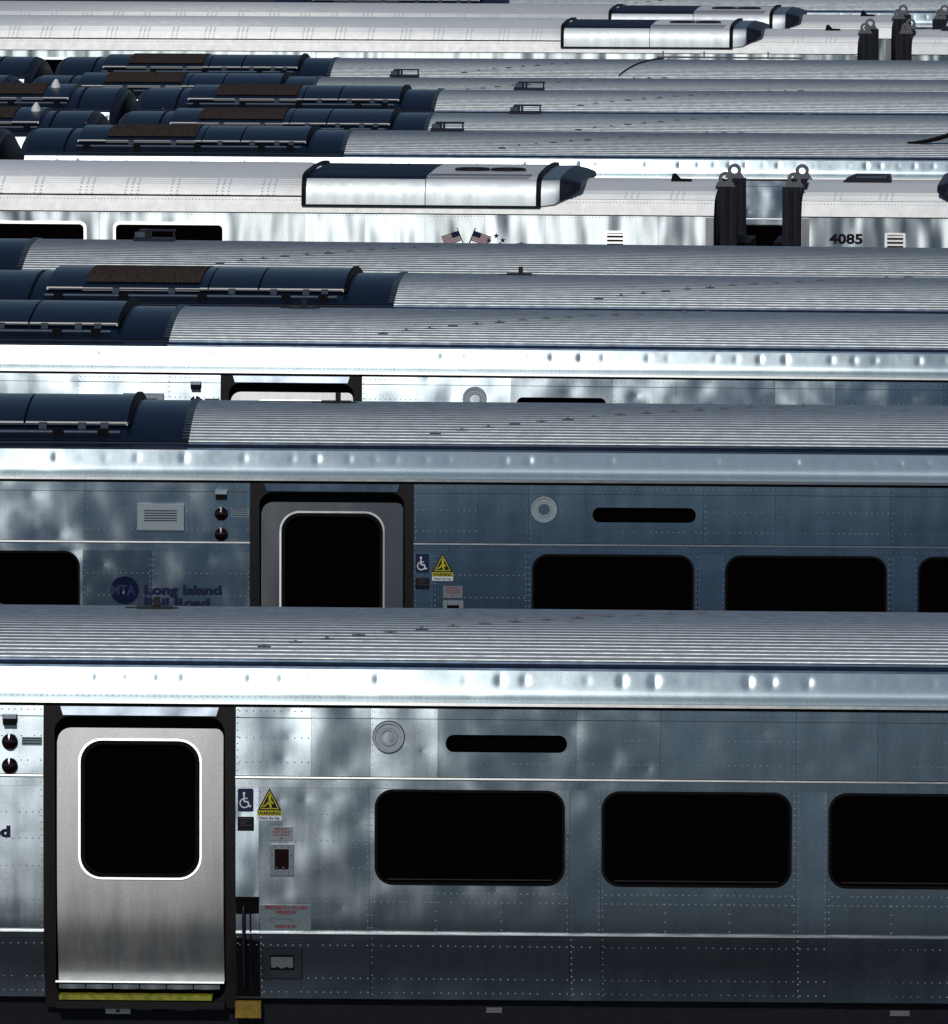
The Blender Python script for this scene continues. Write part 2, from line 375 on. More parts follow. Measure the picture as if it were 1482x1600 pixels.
#       key   door x   centre y  rail z   yaw     tilt
TR = dict(
 A=(-8.932,71.03,-0.170,0.018,0.0029),
 B=(-8.844,83.46,0.302,0.047,0.0041),
 C=(-10.542,96.15,0.120,0.002,0.0024),
 D=(-8.608,100.11,0.181,0.000,0.0002),
 E=(-13.165,104.05,0.230,0.000,0.0022),
 F=(-12.302,130.19,-0.129,0.000,-0.0015),
 G=(-11.633,135.26,-0.180,0.000,-0.0025),
 H=(-12.042,140.75,-0.149,0.000,-0.0025),
 I=(-14.603,147.41,-0.345,0.000,-0.0032),
 J=(-14.899,152.69,-0.330,0.000,-0.0035),
 P=(-7.497,116.17,-0.140,0.000,0.0002),
 Q=(-7.947,161.17,-0.519,0.000,-0.0025),
 S=(-7.717,168.89,-0.645,0.000,-0.0025),
 T=(-14.196,178.02,-0.419,0.000,-0.0032),
)
for k, (x, y, z, yw, tl) in TR.items():
    bed = MB()
    for sx in (0,):
        p = [(-1.9, 0), (-1.35, .0), (1.35, .0), (1.9, 0)]
    bed.loft([[(xx, y-1.9, -1.2), (xx, y-1.45, z-.16), (xx, y+1.45, z-.16), (xx, y+1.9, -1.2)] for xx in (-110, 90)])
    structure('track_bed', bed, M['ballast'])
    for s in (-1, 1):
        r = MB(); r.box(-110, 90, y+s*.7175-.035, y+s*.7175+.035, z-.15, z-.002); structure('rail', r, M['rail'])
    t = MB()
    for i in range(-130, 100): t.box(i*.62-.12, i*.62+.12, y-1.3, y+1.3, z-.24, z-.155)
    o = structure('railway_ties', t, M['tie'])

# ------------------------------------------------------------------ single-level car
XL, XR = -5.75, 20.15          # body ends, measured from the centre of the left door
MID = (XL+XR)/2
DOORS = (0.0, 2*MID)
def roofz(w): return 3.95 - .24*(w/1.2)**2
EAVE = [(1.215,3.705),(1.225,3.690),(1.365,3.672),(1.368,3.650),(1.400,3.650)]
EAVE2 = [(1.400,3.657),(1.426,3.621),(1.452,3.585),(1.476,3.551),(1.494,3.525),(1.506,3.505),(1.5125,3.487),(1.514,3.468),(1.5135,3.450),(1.512,3.428)]
def mx(x): return 2*MID - x

def build_car():
    root = bpy.data.objects.new('commuter_rail_car', None); COL.objects.link(root)
    # --- corrugated roof: one rolled sheet with real ribs
    rx0, rx1 = -1.30, mx(-1.30)
    n = 40; pr = []
    for i in range(-n//2, n//2+0):
        for fr, h in ((0, 0), (.08, .009), (.76, .009), (.85, 0)):
            wv = (i + fr)*1.2/(n/2)
            pr.append((wv, roofz(wv) + h*(.10 + .65*(wv/1.2)**2)))
    pr.append((1.2, roofz(1.2)))
    b = MB(); b.sheet([[(rx0 + (rx1-rx0)*k/1, wv, zz) for wv, zz in pr] for k in (0, 1)]); b.build('ribbed_roof', M['roof'], root)
    # serrated closing strips where the ribs end
    for xx, s in ((rx0, -1), (rx1, 1)):
        b = MB()
        for i in range(-19, 20, 1):
            wv = i*.06; zz = roofz(wv)
            b.box(min(xx, xx+s*.06), max(xx, xx+s*.06), wv-.012, wv+.012, zz+.001, zz+.014)
        o = b.build('rib_end_clips', M['pipe'], root); o['kind'] = 'stuff'
    # --- smooth dark end roofs
    for a, c in ((XL, rx0), (rx1, XR)):
        b = MB(); ws = [-1.2 + 2.4*i/24 for i in range(25)]
        b.sheet([[(x, wv, roofz(wv)) for wv in ws] for x in (a, c)]); b.build('smooth_end_roof', M['sky_navy'], root, smooth=30)
    # --- ledge and eave, both sides
    for s in (-1, 1):
        segs = ((XL, rx0, 'sky_navy'), (rx0, rx1, 'ledge'), (rx1, XR, 'sky_navy'))
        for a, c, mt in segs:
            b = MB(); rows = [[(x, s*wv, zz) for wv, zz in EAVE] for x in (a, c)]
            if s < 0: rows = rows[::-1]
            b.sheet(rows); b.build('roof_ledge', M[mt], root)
        b = MB(); rows = [[(x, s*wv, zz) for wv, zz in EAVE2] for x in (XL, XR)]
        if s < 0: rows = rows[::-1]
        b.sheet(rows); b.build('curved_eave', M['eave'], root, smooth=40)
        g = MB(); y0, y1 = sorted((s*1.50, s*1.575)); g.box(XL, XR, y0, y1, 3.405, 3.428)
        g.build('drip_rail', M['bright'], root)
        g = MB(); y0, y1 = sorted((s*1.44, s*1.548)); g.box(XL, XR, y0, y1, 3.380, 3.404)  # black strip: the shade under the drip rail, put in as colour
        g.build('drip_shade', M['black'], root)
    # eave rivets, on the lower edge of the curve
    b = MB(); x = XL + .05
    while x < XR:
        rivet(b, (x, -1.515, 3.455), (0, -.99, .1), .006); x += .045
    b.build('eave_rivets', M['rivet'], root, kind='stuff')
    # --- side panels
    rv = MB()
    edges_door = []
    wins = []
    first = 2.505; last = mx(2.505); npan = 6
    pitch = (last-first)/5
    for i in range(6):
        cx = first + pitch*i if i > 3 else first + 1.723*i
        wins.append(cx)
    wins = [2.505, 4.228, 5.951, mx(5.951)+.0, mx(4.228), mx(2.505)]
    wins += [-2.237-.723, mx(-2.237-.723)]
    WH = .723
    sections = []        # (x0,x1) of the wall between door frames
    sections = [(XL, -.728), (.728, mx(.728)), (mx(-.728), XR)]
    seams_belt = {0: [XL, -4.75, -3.71-.0, -2.21, -1.60, -.728],
                  1: [.728, .905, 1.745, 3.262, 3.50, 4.985, 5.22, 6.71, mx(6.71), mx(5.22), mx(4.985), mx(3.50), mx(3.262), mx(1.745), mx(.905), mx(.728)],
                  2: [mx(-.728), mx(-1.60), mx(-2.21), mx(-3.71), mx(-4.75), XR]}
    seams_up = {0: [XL, -4.75, -3.5, -2.20, -1.27, -.728],
                1: [.728, 1.30, 1.75, 2.26, 3.31, 3.95, 4.98, 5.60, 6.71, mx(6.71), mx(5.60), mx(4.98), mx(3.95), mx(3.31), mx(2.26), mx(1.30), mx(.728)],
                2: [mx(-.728), mx(-1.27), mx(-2.20), mx(-3.5), mx(-4.75), XR]}
    slots = [(2.32, 3.24), (mx(3.24), mx(2.32))]
    def rivline(x0, x1, z0, z1, sp=.048):
        Ln = math.hypot(x1-x0, z1-z0); n = max(1, int(Ln/sp))
        for i in range(n+1):
            t = i/n; x = x0+(x1-x0)*t; z = z0+(z1-z0)*t
            if R.random() < .06: continue
            for wx in wins:
                if abs(x-wx) < WH+.015 and 2.02 < z < 2.78: break
            else:
                if any(a-.01 < x < c+.01 and 3.04 < z < 3.20 for a, c in slots): continue
                e = math.radians(ele(z)); p = smap(x, z, .001)
                rivet(rv, p, (0, -math.cos(e), math.sin(e)), .0078)
    for si in range(3):
        # upper letter-board panels
        sm = seams_up[si]
        for a, c in zip(sm, sm[1:]):
            holes = [rrect(u, v, 3.053, 3.185, .062) for u, v in slots if a < u and v < c]
            plate('upper_panel', [(a+.001, 2.862), (c-.001, 2.862), (c-.001, 3.379), (a+.001, 3.379)], holes, M['side'], root,
                  off=R.choice((0, .0015, .003)), yaw=R.uniform(-.005, .005))
            rivline(a+.015, a+.015, 2.90, 3.36)
            for z in (3.352, 3.15 if c-a > .4 else 3.2, 2.965): rivline(a+.03, c-.02, z, z)
        x0, x1 = sm[0], sm[-1]
        b = MB(); b.prism([(x0, 3.300), (x1, 3.300), (x1, 3.304), (x0, 3.304)], smap, .0045); b.build('panel_seam', M['frame'], root)
        # bright beading over and under the windows
        for z, hh in ((2.845, .012), (1.652, .010)):
            b = MB(); b.prism([(x0, z), (x1, z), (x1, z+hh), (x0, z+hh)], smap, .018); b.build('beading', M['bright'], root)
        b = MB(); b.prism([(x0, 2.748), (x1, 2.748), (x1, 2.8515), (x0, 2.8515)][0:4], smap, .0)
        # narrow strip under the upper beading
        plate('window_head_panel', [(x0, 2.772), (x1, 2.772), (x1, 2.846), (x0, 2.846)], [], M['side'], root, off=.003)
        rivline(x0+.02, x1-.02, 2.80, 2.80, .045)
        sm = seams_belt[si]
        for a, c in zip(sm, sm[1:]):
            holes = []
            for wx in wins:
                if a < wx < c: holes.append(rrect(wx-WH, wx+WH, 2.032, 2.766, .14, 8))
            narrow = (c-a) < .4
            zt = 2.7715
            zb = 1.661
            plate('window_panel' if holes else 'wall_panel', [(a+.001, zb), (c-.001, zb), (c-.001, zt), (a+.001, zt)], holes,
                  M['pillar'] if narrow else M['side'], root, off=(.0025 if narrow else 0), yaw=R.uniform(-.006, .006))
            rivline(a+.014, a+.014, 1.70, 2.74); rivline(c-.014, c-.014, 1.70, 2.74)
            zl = (1.97, 1.90) if holes else (2.57, 2.37, 2.16, 1.90)
            if not narrow:
                for z in zl: rivline(a+.04, c-.03, z, z)
            if holes:
                for q in (.33, .66): rivline(a+(c-a)*q, a+(c-a)*q, 1.69, 1.90, .06)
        for a, c in zip(sm, sm[1:]):
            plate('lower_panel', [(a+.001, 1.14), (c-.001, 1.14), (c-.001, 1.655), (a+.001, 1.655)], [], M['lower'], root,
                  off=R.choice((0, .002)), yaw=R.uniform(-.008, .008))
            rivline(a+.014, a+.014, 1.18, 1.62)
            for z in (1.56, 1.19, 1.30): rivline(a+.03, c-.02, z, z, .055)
        b = MB(); b.prism([(x0, 1.605), (x1, 1.605), (x1, 1.609), (x0, 1.609)], smap, .004); b.build('panel_seam', M['frame'], root)
    rv.build('wall_rivets', M['rivet'], root, kind='stuff')
    # windows: black gasket and dark pane set back in the opening
    for wx in wins:
        b = MB(); ring(b, rrect(wx-WH-.0, wx+WH+.0, 2.032, 2.766, .14, 8), rrect(wx-WH+.022, wx+WH-.022, 2.054, 2.744, .12, 8), lambda x, z, o=0: smap(x, z, o-.004), .001)
        fr = b.build('window', M['black'], root)
        b = MB(); b.prism(rrect(wx-WH+.0, wx+WH-.0, 2.034, 2.764, .13, 6), flat_map(1.556), .006); b.build('pane', M['glass'], fr)
        b = MB(); b.box(wx-WH+.10, wx+WH-.10, -1.570, -1.563, 2.070, 2.078); b.build('sash_track', M['fold'], fr)
    for u, v in slots:
        b = MB(); b.prism(rrect(u-.0, v+.0, 3.053, 3.185, .06), flat_map(1.50), .006); b.build('destination_window', M['glass'], root)
    # dark lining inside the wall, the far wall and the end walls
    b = MB(); b.sheet([[(x, -1.36, z) for x in (XL+.02, XR-.02)] for z in (3.40, 1.1)]); b.build('inner_lining', M['black'], root)
    b = MB(); zs = [1.14 + (3.379-1.14)*i/16 for i in range(17)]
    b.sheet([[(XL, wall(z), z) for z in zs], [(XR, wall(z), z) for z in zs]]); b.build('far_wall', M['side'], root, smooth=30)
    prof = [(-wall(z), z) for z in (1.05, 1.4, 1.66, 1.95, 2.4, 2.85, 3.40)] + [(-w_, z) for w_, z in EAVE2[::-1]] + [(-1.2, roofz(1.2)), (-.8, roofz(.8)), (-.4, roofz(.4))]
    prof = prof + [(0, 3.95)] + [(-a, z) for a, z in prof[::-1]]
    for xe, s in ((XL, -1), (XR, 1)):
        b = MB()
        def sec(x, k, dzz): return [(x, p*k, 1.05+(z-1.05)*(1-dzz)) for p, z in prof]
        lp = [sec(xe+s*.001, .999, 0), sec(xe+s*.04, .985, .004), sec(xe+s*.09, .96, .012), sec(xe+s*.12, .93, .025)]
        if s < 0: lp = lp[::-1]
        b.loft(lp[::-1] if s > 0 else lp[::-1]); b.build('rounded_end_cap', M['post'], root, smooth=35)
    for xe, s in ((XL, -1), (XR, 1)):
        b = MB()
        for q in range(5):
            x0, x1 = sorted((xe+s*(.11+.03*q), xe+s*(.13+.03*q))); k = .0 if q % 2 else .03
            b.box(x0, x1, -.52-k, .52+k, 1.1, 3.25+k)
        b.build('gangway_bellows', M['black'], root)
    # --- doors
    for dx in DOORS:
        fl = 1 if dx == 0 else 1
        fo = [(dx-.727, 1.06), (dx+.727, 1.06), (dx+.727, 3.379), (dx-.727, 3.379)]
        fr = plate('door_frame', fo, [rrect(dx-.645, dx+.645, 1.12, 3.302, .12, 8)], M['frame'], root, off=.004, thick=.10)
        b = MB(); b.prism([(dx-.58, 3.312), (dx+.58, 3.312), (dx+.60, 3.378), (dx-.60, 3.378)], lambda x, z, o=0: smap(x, z, o+.004), .012)
        b.build('header_strip', M['lower'], fr, label='dull brushed strip above the door opening')
        b = MB(); b.box(dx-.66, dx+.66, -1.37, -1.35, 1.08, 3.33); b.build('recess_back', M['black'], fr)
        hole = rrect(dx-.455, dx+.455, 2.066, 3.117, .165, 8)
        do = rrect(dx-.63, dx+.63, 1.272, 3.205, .001, 1)
        do = [(dx-.63, 1.272), (dx+.63, 1.272), (dx+.63, 3.15)] + [(dx+.575+.055*math.cos(math.radians(a)), 3.15+.055*math.sin(math.radians(a))) for a in (30, 60, 90)] + \
             [(dx-.53+.10*math.cos(math.radians(a)), 3.105+.10*math.sin(math.radians(a))) for a in (90, 110, 130, 150, 180)]
        d = plate('door', do, [hole], M['door'], root, off=-.045, thick=.03)
        b = MB(); ring(b, rrect(dx-.468, dx+.468, 2.053, 3.130, .175, 8), rrect(dx-.452, dx+.452, 2.069, 3.114, .163, 8), lambda x, z, o=0: smap(x, z, o-.045), .008)
        b.build('window_trim', M['bright'], d)
        b = MB(); ring(b, rrect(dx-.4515, dx+.4515, 2.0695, 3.1135, .163, 8), rrect(dx-.42, dx+.42, 2.10, 3.083, .14, 8), lambda x, z, o=0: smap(x, z, o-.05), .004)
        b.build('window_gasket', M['black'], d)
        b = MB(); b.prism(rrect(dx-.45, dx+.45, 2.07, 3.11, .16), flat_map(1.475), .004); b.build('door_window', M['glass'], d)
        # kick strip with scalloped fixings, sill and yellow step edge
        b = MB(); b.box(dx-.645, dx+.635, -1.555, -1.44, 1.258, 1.272); b.build('kick_strip', M['bright'], d)
        b = MB()
        for k in range(6):
            a = dx - .622 + k*.205
            b.sheet([[(a + .197*q/6, -1.515-.028*math.sin(math.pi*(q+.6)/7.2), zz) for q in range(7)] for zz in (1.208, 1.244)])
        b.build('kick_scallops', M['fitting'], d, smooth=60)
        b = MB(); b.box(dx-.615, dx+.545, -1.585, -1.48, 1.130, 1.168)
        b.build('step_edge', M['yellow2'], root, label='yellow painted step edge below the door')
        b = MB(); b.box(dx-.64, dx+.64, -1.57, -1.44, 1.06, 1.118); b.build('door_sill', M['frame'], root)
        # pull-down handle recess right of the door
        b = MB(); b.prism([(dx+.730, 1.155), (dx+.906, 1.155), (dx+.906, 1.935), (dx+.730, 1.935)], smap, .014); hr = b.build('handle_recess', M['black'], root)
        b = MB(); b.tube([smap(dx+.79, 1.21, .02), smap(dx+.79, 1.25, .04), smap(dx+.79, 1.82, .04), smap(dx+.79, 1.86, .02)], .012, 8)
        b.tube([smap(dx+.84, 1.21, .02), smap(dx+.84, 1.85, .02)], .006, 6)
        b.build('grab_handle', M['post'], hr, smooth=60)
        # signs
        sx = dx
        o = plate_small('accessibility_sign', rrect(sx+.746, sx+.864, 2.588, 2.762, .012, 3), M['blue'], root, .006, 'small blue sign with a white wheelchair symbol')
        b = MB(); cx, cz, s_ = sx+.797, 2.652, .0105
        wheel = []
        pts = [(cx+.034*math.cos(math.radians(a)), cz+.034*math.sin(math.radians(a))) for a in range(110, 341, 20)]
        stroke(b, pts, .0045, .0085)
        stroke(b, [(cx-.004, cz+.060), (cx-.002, cz+.012), (cx+.026, cz+.010), (cx+.036, cz-.026), (cx+.048, cz-.022)], .0055, .0085)
        stroke(b, [(cx, cz+.036), (cx+.022, cz+.036)], .004, .0085)
        b.prism([(cx-.004+.011*math.cos(math.radians(a)), cz+.074+.011*math.sin(math.radians(a))) for a in range(0, 360, 45)], smap, .0085)
        b.build('wheelchair_symbol', M['white'], o)
        o = plate_small('warning_sign', [(sx+.895, 2.598), (sx+1.077, 2.598), (sx+.986, 2.768)], M['ink'], root, .004, 'triangular yellow and black warning sign beside the door')
        b = MB(); A = [(sx+.912, 2.608), (sx+1.060, 2.608), (sx+.986, 2.750)]; B_ = [(sx+.924, 2.615), (sx+1.048, 2.615), (sx+.986, 2.734)]
        ringflat(b, A, B_, .0052)
        stroke(b, [(sx+.990, 2.712), (sx+.986, 2.665)], .010, .0056); stroke(b, [(sx+.988, 2.68), (sx+1.012, 2.650)], .006, .0056)
        stroke(b, [(sx+.985, 2.668), (sx+.962, 2.640)], .007, .0056); stroke(b, [(sx+.986, 2.660), (sx+.996, 2.622)], .008, .0056)
        stroke(b, [(sx+.94, 2.628), (sx+.966, 2.642)], .006, .0056)
        b.build('warning_figure', M['yellow'], o)
        o2 = plate_small('warning_caption', rrect(sx+.893, sx+1.079, 2.558, 2.596, .003, 2), M['yellow'], root, .004, 'yellow strip reading WARNING under the triangle')
        text_obj('caption_text', 'WARNING', sx+.986, 2.563, .038, M['ink'], o2, 'CENTER', .0056, .0012, sx=.92)
        o2 = plate_small('gap_caption', rrect(sx+.893, sx+1.079, 2.520, 2.557, .003, 2), M['white'], root, .004, 'white strip reading Watch the Gap')
        text_obj('caption_text', 'Watch the Gap', sx+.986, 2.530, .027, M['ink'], o2, 'CENTER', .0056, .0006, sx=.92)
        o2 = plate_small('notice_plate', rrect(sx+.745, sx+.868, 2.442, 2.548, .006, 3), M['ink'], root, .008, 'small black notice plate')
        b = MB()
        for q in range(4):
            b.prism([(sx+.757+.01*(q % 2), 2.533-.017*q), (sx+.855-.02*(q % 3), 2.533-.017*q), (sx+.855-.02*(q % 3), 2.5355-.017*q), (sx+.757+.01*(q % 2), 2.5355-.017*q)], smap, .0095)
        b.build('fine_print', M['lug'], o2)
        # framed release box under its instruction plate
        o2 = plate_small('instruction_plate', rrect(sx+.992, sx+1.164, 2.368, 2.472, .004, 2), M['fitting'], root, .005, 'pale plate with small red instructions above the release box')
        text_obj('plate_text', 'EMERGENCY\nDOOR RELEASE\nPULL HANDLE', sx+1.078, 2.450, .024, M['red'], o2, 'CENTER', .0066, .0005, sx=.8)
        b = MB(); b.prism([(sx+1.066, 2.392), (sx+1.078, 2.376), (sx+1.090, 2.392)], smap, .0068); b.build('red_arrow', M['red'], o2)
        b = MB(); ring(b, rrect(sx+.990, sx+1.172, 2.100, 2.340, .004, 2), rrect(sx+1.026, sx+1.134, 2.146, 2.303, .004, 2), smap, .014)
        bx = b.build('release_box', M['fitting'], root, label='bright framed box with a dark recess')
        b = MB()
        for px_, pz_ in ((1.03, 2.322), (1.08, 2.322), (1.13, 2.322), (1.03, 2.122), (1.13, 2.122), (1.006, 2.26), (1.006, 2.17), (1.154, 2.26), (1.154, 2.17)):
            b.prism([(sx+px_+.007*math.cos(math.radians(a)), pz_+.007*math.sin(math.radians(a))) for a in range(0, 360, 60)], smap, .017)
        b.build('screws', M['lug'], bx, kind='stuff')
        b = MB(); b.prism([(sx+1.020, 2.140), (sx+1.140, 2.140), (sx+1.140, 2.309), (sx+1.020, 2.309)], smap, .002); b.build('box_recess', M['lens'], bx)
        # lower access box
        b = MB(); ring(b, rrect(sx+.930, sx+1.222, 1.298, 1.537, .006, 2), rrect(sx+.985, sx+1.166, 1.362, 1.482, .004, 2), smap, .008)
        ab = b.build('access_panel', M['lower'], root, label='square access panel low on the wall')
        b = MB(); ring(b, rrect(sx+.922, sx+1.230, 1.290, 1.545, .008, 2), rrect(sx+.930, sx+1.222, 1.298, 1.537, .006, 2), smap, .006); b.build('panel_gasket', M['frame'], ab)
        b = MB(); b.prism([(sx+.98, 1.357), (sx+1.17, 1.357), (sx+1.17, 1.487), (sx+.98, 1.487)], smap, .002); b.build('access_recess', M['black'], ab)
        b = MB(); b.prism([(sx+.992, 1.385), (sx+1.02, 1.377), (sx+1.03, 1.388), (sx+1.05, 1.388), (sx+1.06, 1.377), (sx+1.09, 1.377), (sx+1.10, 1.388), (sx+1.12, 1.388), (sx+1.13, 1.377), (sx+1.158, 1.385), (sx+1.158, 1.465), (sx+.992, 1.465)], smap, .010)
        b.build('latch_plate', M['fitting'], ab)
        b = MB(); b.box(sx+.718, sx+.912, -1.53, -1.40, .99, 1.118); b.build('amber_housing', M['amber'], root, label='amber yellow box under the handle recess')
        # speaker ring, vent, lamps left of the door
        rxx = sx + 1.888
        def circ(c, z, r, n=24): return [(c+r*math.cos(2*math.pi*k/n), z+r*math.sin(2*math.pi*k/n)) for k in range(n)]
        b = MB(); ring(b, circ(rxx, 3.165, .118), circ(rxx, 3.165, .102), smap, .024); ring(b, circ(rxx, 3.165, .102), circ(rxx, 3.165, .066), smap, .012)
        ring(b, circ(rxx, 3.165, .066), circ(rxx, 3.165, .052), smap, .022)
        sp = b.build('speaker_ring', M['fitting'], root, smooth=50)
        b = MB(); ring(b, circ(rxx, 3.165, .124), circ(rxx, 3.165, .118), smap, .004); ring(b, circ(rxx, 3.165, .068), circ(rxx, 3.165, .063), smap, .0135); b.build('ring_gasket', M['frame'], sp)
        b = MB(); b.prism(circ(rxx, 3.165, .056), smap, .010); b.build('speaker_grille', M['side'], sp)
        b = MB(); b.prism([(sx-1.726, 2.958), (sx-1.312, 2.958), (sx-1.312, 3.190), (sx-1.726, 3.190)], smap, .035)
        vb = b.build('side_vent', M['fitting'], root)
        b = MB()
        for q in range(5): b.prism([(sx-1.665, 3.040+.022*q), (sx-1.375, 3.040+.022*q), (sx-1.375, 3.048+.022*q), (sx-1.665, 3.048+.022*q)], smap, .037)
        b.build('vent_slots', M['black'], vb)
        b = MB(); b.prism([(sx-1.03, 3.235), (sx-.935, 3.235), (sx-.935, 3.315), (sx-1.035, 3.315)], smap, .05); ch = b.build('camera_hood', M['black'], root)
        b = MB(); b.prism([(sx-1.035, 3.2845), (sx-.93, 3.2845), (sx-.93, 3.317), (sx-1.035, 3.317)], smap, .052); b.build('hood_top', M['fitting'], ch)
        for zl_ in (3.105, 2.922):
            b = MB(); c0 = smap(sx-.982, zl_, 0); b.tube([c0, (c0[0], c0[1]-.02, c0[2]), (c0[0], c0[1]-.045, c0[2]), (c0[0], c0[1]-.058, c0[2])], [.060, .060, .045, .018], 20)
            il = b.build('indicator_light', M['lens'], root, smooth=50)
            b = MB(); b.box(c0[0]-.006, c0[0]+.006, c0[1]-.06, c0[1]-.02, c0[2]+.035, c0[2]+.062); b.build('light_clip', M['bright'], il)
        o2 = plate_small('lamp_caption', rrect(sx-.892, sx-.738, 3.078, 3.140, .002, 2), M['decal'], root, .004)
        b = MB()
        for q in range(3): b.prism([(sx-.885, 3.128-.02*q), (sx-.745, 3.128-.02*q), (sx-.745, 3.135-.02*q), (sx-.885, 3.135-.02*q)], smap, .0052)
        b.build('fine_print', M['frame'], o2)
        # operator emblem and lettering
        ox = sx
        b = MB(); b.prism(circ(ox-1.84, 2.417, .126, 40), smap, .0052); em = b.build('emblem', M['emblem'], root, label='round dark blue emblem with lettering')
        text_obj('emblem_text', 'MTA', ox-1.855, 2.375, .125, M['faded'], em, 'CENTER', .0068, .003, sx=.85)
        text_obj('lettering', 'Long Island', ox-1.668, 2.383, .112, M['blue'], root, 'LEFT', .0062, .006, sx=1.36)
        text_obj('lettering', 'Rail Road', ox-1.668, 2.268, .112, M['blue'], root, 'LEFT', .0062, .006, sx=1.36)
        # emergency decals
        o2 = plate_small('emergency_decal', rrect(sx+.915, sx+1.30, 1.678, 1.873, .003, 2), M['decal'], root, .005, 'pale decal reading EMERGENCY ACCESS WINDOW KNOCK IN')
        text_obj('decal_text', 'EMERGENCY ACCESS\nWINDOW', sx+1.11, 1.842, .040, M['red'], o2, 'CENTER', .0066, .0012, sx=.85)
        text_obj('decal_text', 'KNOCK IN', sx+1.11, 1.694, .036, M['red'], o2, 'CENTER', .0066, .0012, sx=.9)
        b = MB(); stroke(b, [(sx+.99, 1.735), (sx+1.0, 1.775), (sx+1.06, 1.762), (sx+1.13, 1.768), (sx+1.17, 1.755)], .0016, .0066); b.build('decal_sketch', M['lug'], o2)
        # handle hatch rail plates on the underframe
    # --- roof equipment, both ends
    for s, mf in ((1, lambda x: x-.12), (-1, lambda x: mx(x-.12))):
        def X(a, b_): return tuple(sorted((mf(a), mf(b_))))
        def shell(a, b_, mat, name, dzv=.05, wmax=.93, par=None):
            x0, x1 = X(a, b_); m_ = MB(); ws = [-wmax + 2*wmax*i/16 for i in range(17)]
            top = [(wv, roofz(wv)+dzv) for wv in ws]
            lp = [(-wmax-.012, roofz(wmax)+dzv-.03)] + top + [(wmax+.012, roofz(wmax)+dzv-.03)]
            m_.loft([[(x, p, z) for p, z in lp] for x in (x0, x1)]); return m_.build(name, mat, par or root, smooth=30)
        un = MB(); x0, x1 = X(-1.78, -4.92); un.loft([[(x, p*.97, roofz(p*.97)+.02+(.0 if abs(p) > .8 else .012)) for p in (-.9, -.6, -.3, 0, .3, .6, .9)] + [(x, .9*.97, 3.70), (x, -.9*.97, 3.70)] for x in (x0, x1)])
        hv = un.build('cooling_unit', M['black'], root)
        for a, b_ in ((-1.74, -2.655), (-2.675, -3.20), (-3.215, -3.30), (-4.56, -4.95)):
            shell(a, b_, M['sky_navy'], 'shroud_cover', par=hv)
        shell(-3.30, -4.56, M['sky_navy'], 'shroud_cover', .044, par=hv)
        shell(-1.72, -1.745, M['black'], 'shroud_rim', .075, .97, par=hv)
        # grille mesh set on the shroud
        x0, x1 = X(-3.31, -4.55); g_ = MB(); rows = []
        for i in range(63):
            x = x0+(x1-x0)*i/62
            rows.append([(x, wv, roofz(wv)+.054+.010*((i+j) % 2)) for j, wv in enumerate([-.80+1.6*k/32 for k in range(33)])])
        g_.sheet(rows); g_.build('grille', M['grille'], hv, label='brown mesh grille over the cooling fans')
        # pipe, brackets, hinges
        for sd_ in (-1, 1):
            p_ = MB(); x0, x1 = X(-1.80, -4.95); yy = sd_*1.10; zz = roofz(1.10)+.03
            p_.tube([(x0, yy, zz), (x1, yy, zz)], .018, 8); p_.build('roof_pipe', M['pipe'], root, smooth=60)
            for bx_ in (-1.95, -2.35, -3.25, -4.1, -4.8):
                q_ = MB(); xb = mf(bx_); q_.box(xb-.05, xb+.05, min(yy-.05*sd_, yy+.02*sd_), max(yy-.05*sd_, yy+.02*sd_), zz-.05, zz+.030); q_.build('pipe_bracket', M['black'], root)
            q_ = MB()
            for bx_ in (-1.95, -2.15, -2.5, -2.95, -3.6, -4.2): xb = mf(bx_); q_.box(xb-.035, xb+.035, min(sd_*.93, sd_*.965), max(sd_*.93, sd_*.965), roofz(.93)-.03, roofz(.93)+.045)
            q_.build('shroud_latches', M['pipe'], hv)
            q_ = MB(); x0, x1 = X(-1.76, -4.93); q_.box(x0, x1, min(sd_*.925, sd_*.945), max(sd_*.925, sd_*.945), roofz(.93)+.020, roofz(.93)+.036); q_.build('shroud_edge_rail', M['pipe'], hv)
        q_ = MB(); xa, xb = X(-5.10, -5.13); q_.sheet([[(x, wv, roofz(wv)+.008) for wv in [-1.19+2.38*k/20 for k in range(21)]] for x in (xa, xb)]); q_.build('roof_band', M['black'], root)
    # small lugs that climb diagonally across the roof
    for k in range(15):
        wv = -1.03 + .072*k
        if wv > .95: break
        x = .89 + .235*k
        b = MB(); zz = roofz(wv)+.010
        b.box(x-.050, x+.050, wv-.006, wv+.006, zz, zz+.007); b.box(x-.013, x+.013, wv-.010, wv+.010, zz+.004, zz+.018)
        b.build('roof_lug', M['lug'], root)
    # underframe and bogies
    b = MB(); b.box(XL+.1, XR-.1, -1.42, 1.42, .78, 1.139); b.build('underframe', M['under'], root)
    for a, c, mt in ((-.28, -.09, 'white'), (-.05, .07, 'lug'), (.25, .40, 'lug'), (2.62, 2.74, 'lug'), (5.7, 5.85, 'lug')):
        b = MB(); b.box(a, c, -1.435, -1.421, 1.0+(.03 if mt == 'lug' else 0), 1.07); o = b.build('data_plate', M[mt], root)
        if mt == 'white':
            text_obj('fine_print', 'CAUTION', (a+c)/2, 1.045, .028, M['red'], o, 'CENTER', .0, .0, mapf=flat_map(1.4365))
            b = MB(); b.prism([(a+.08, 1.01), (a+.11, 1.01), (a+.11, 1.035), (a+.08, 1.035)], flat_map(1.4355), .003); b.build('red_mark', M['red'], o)
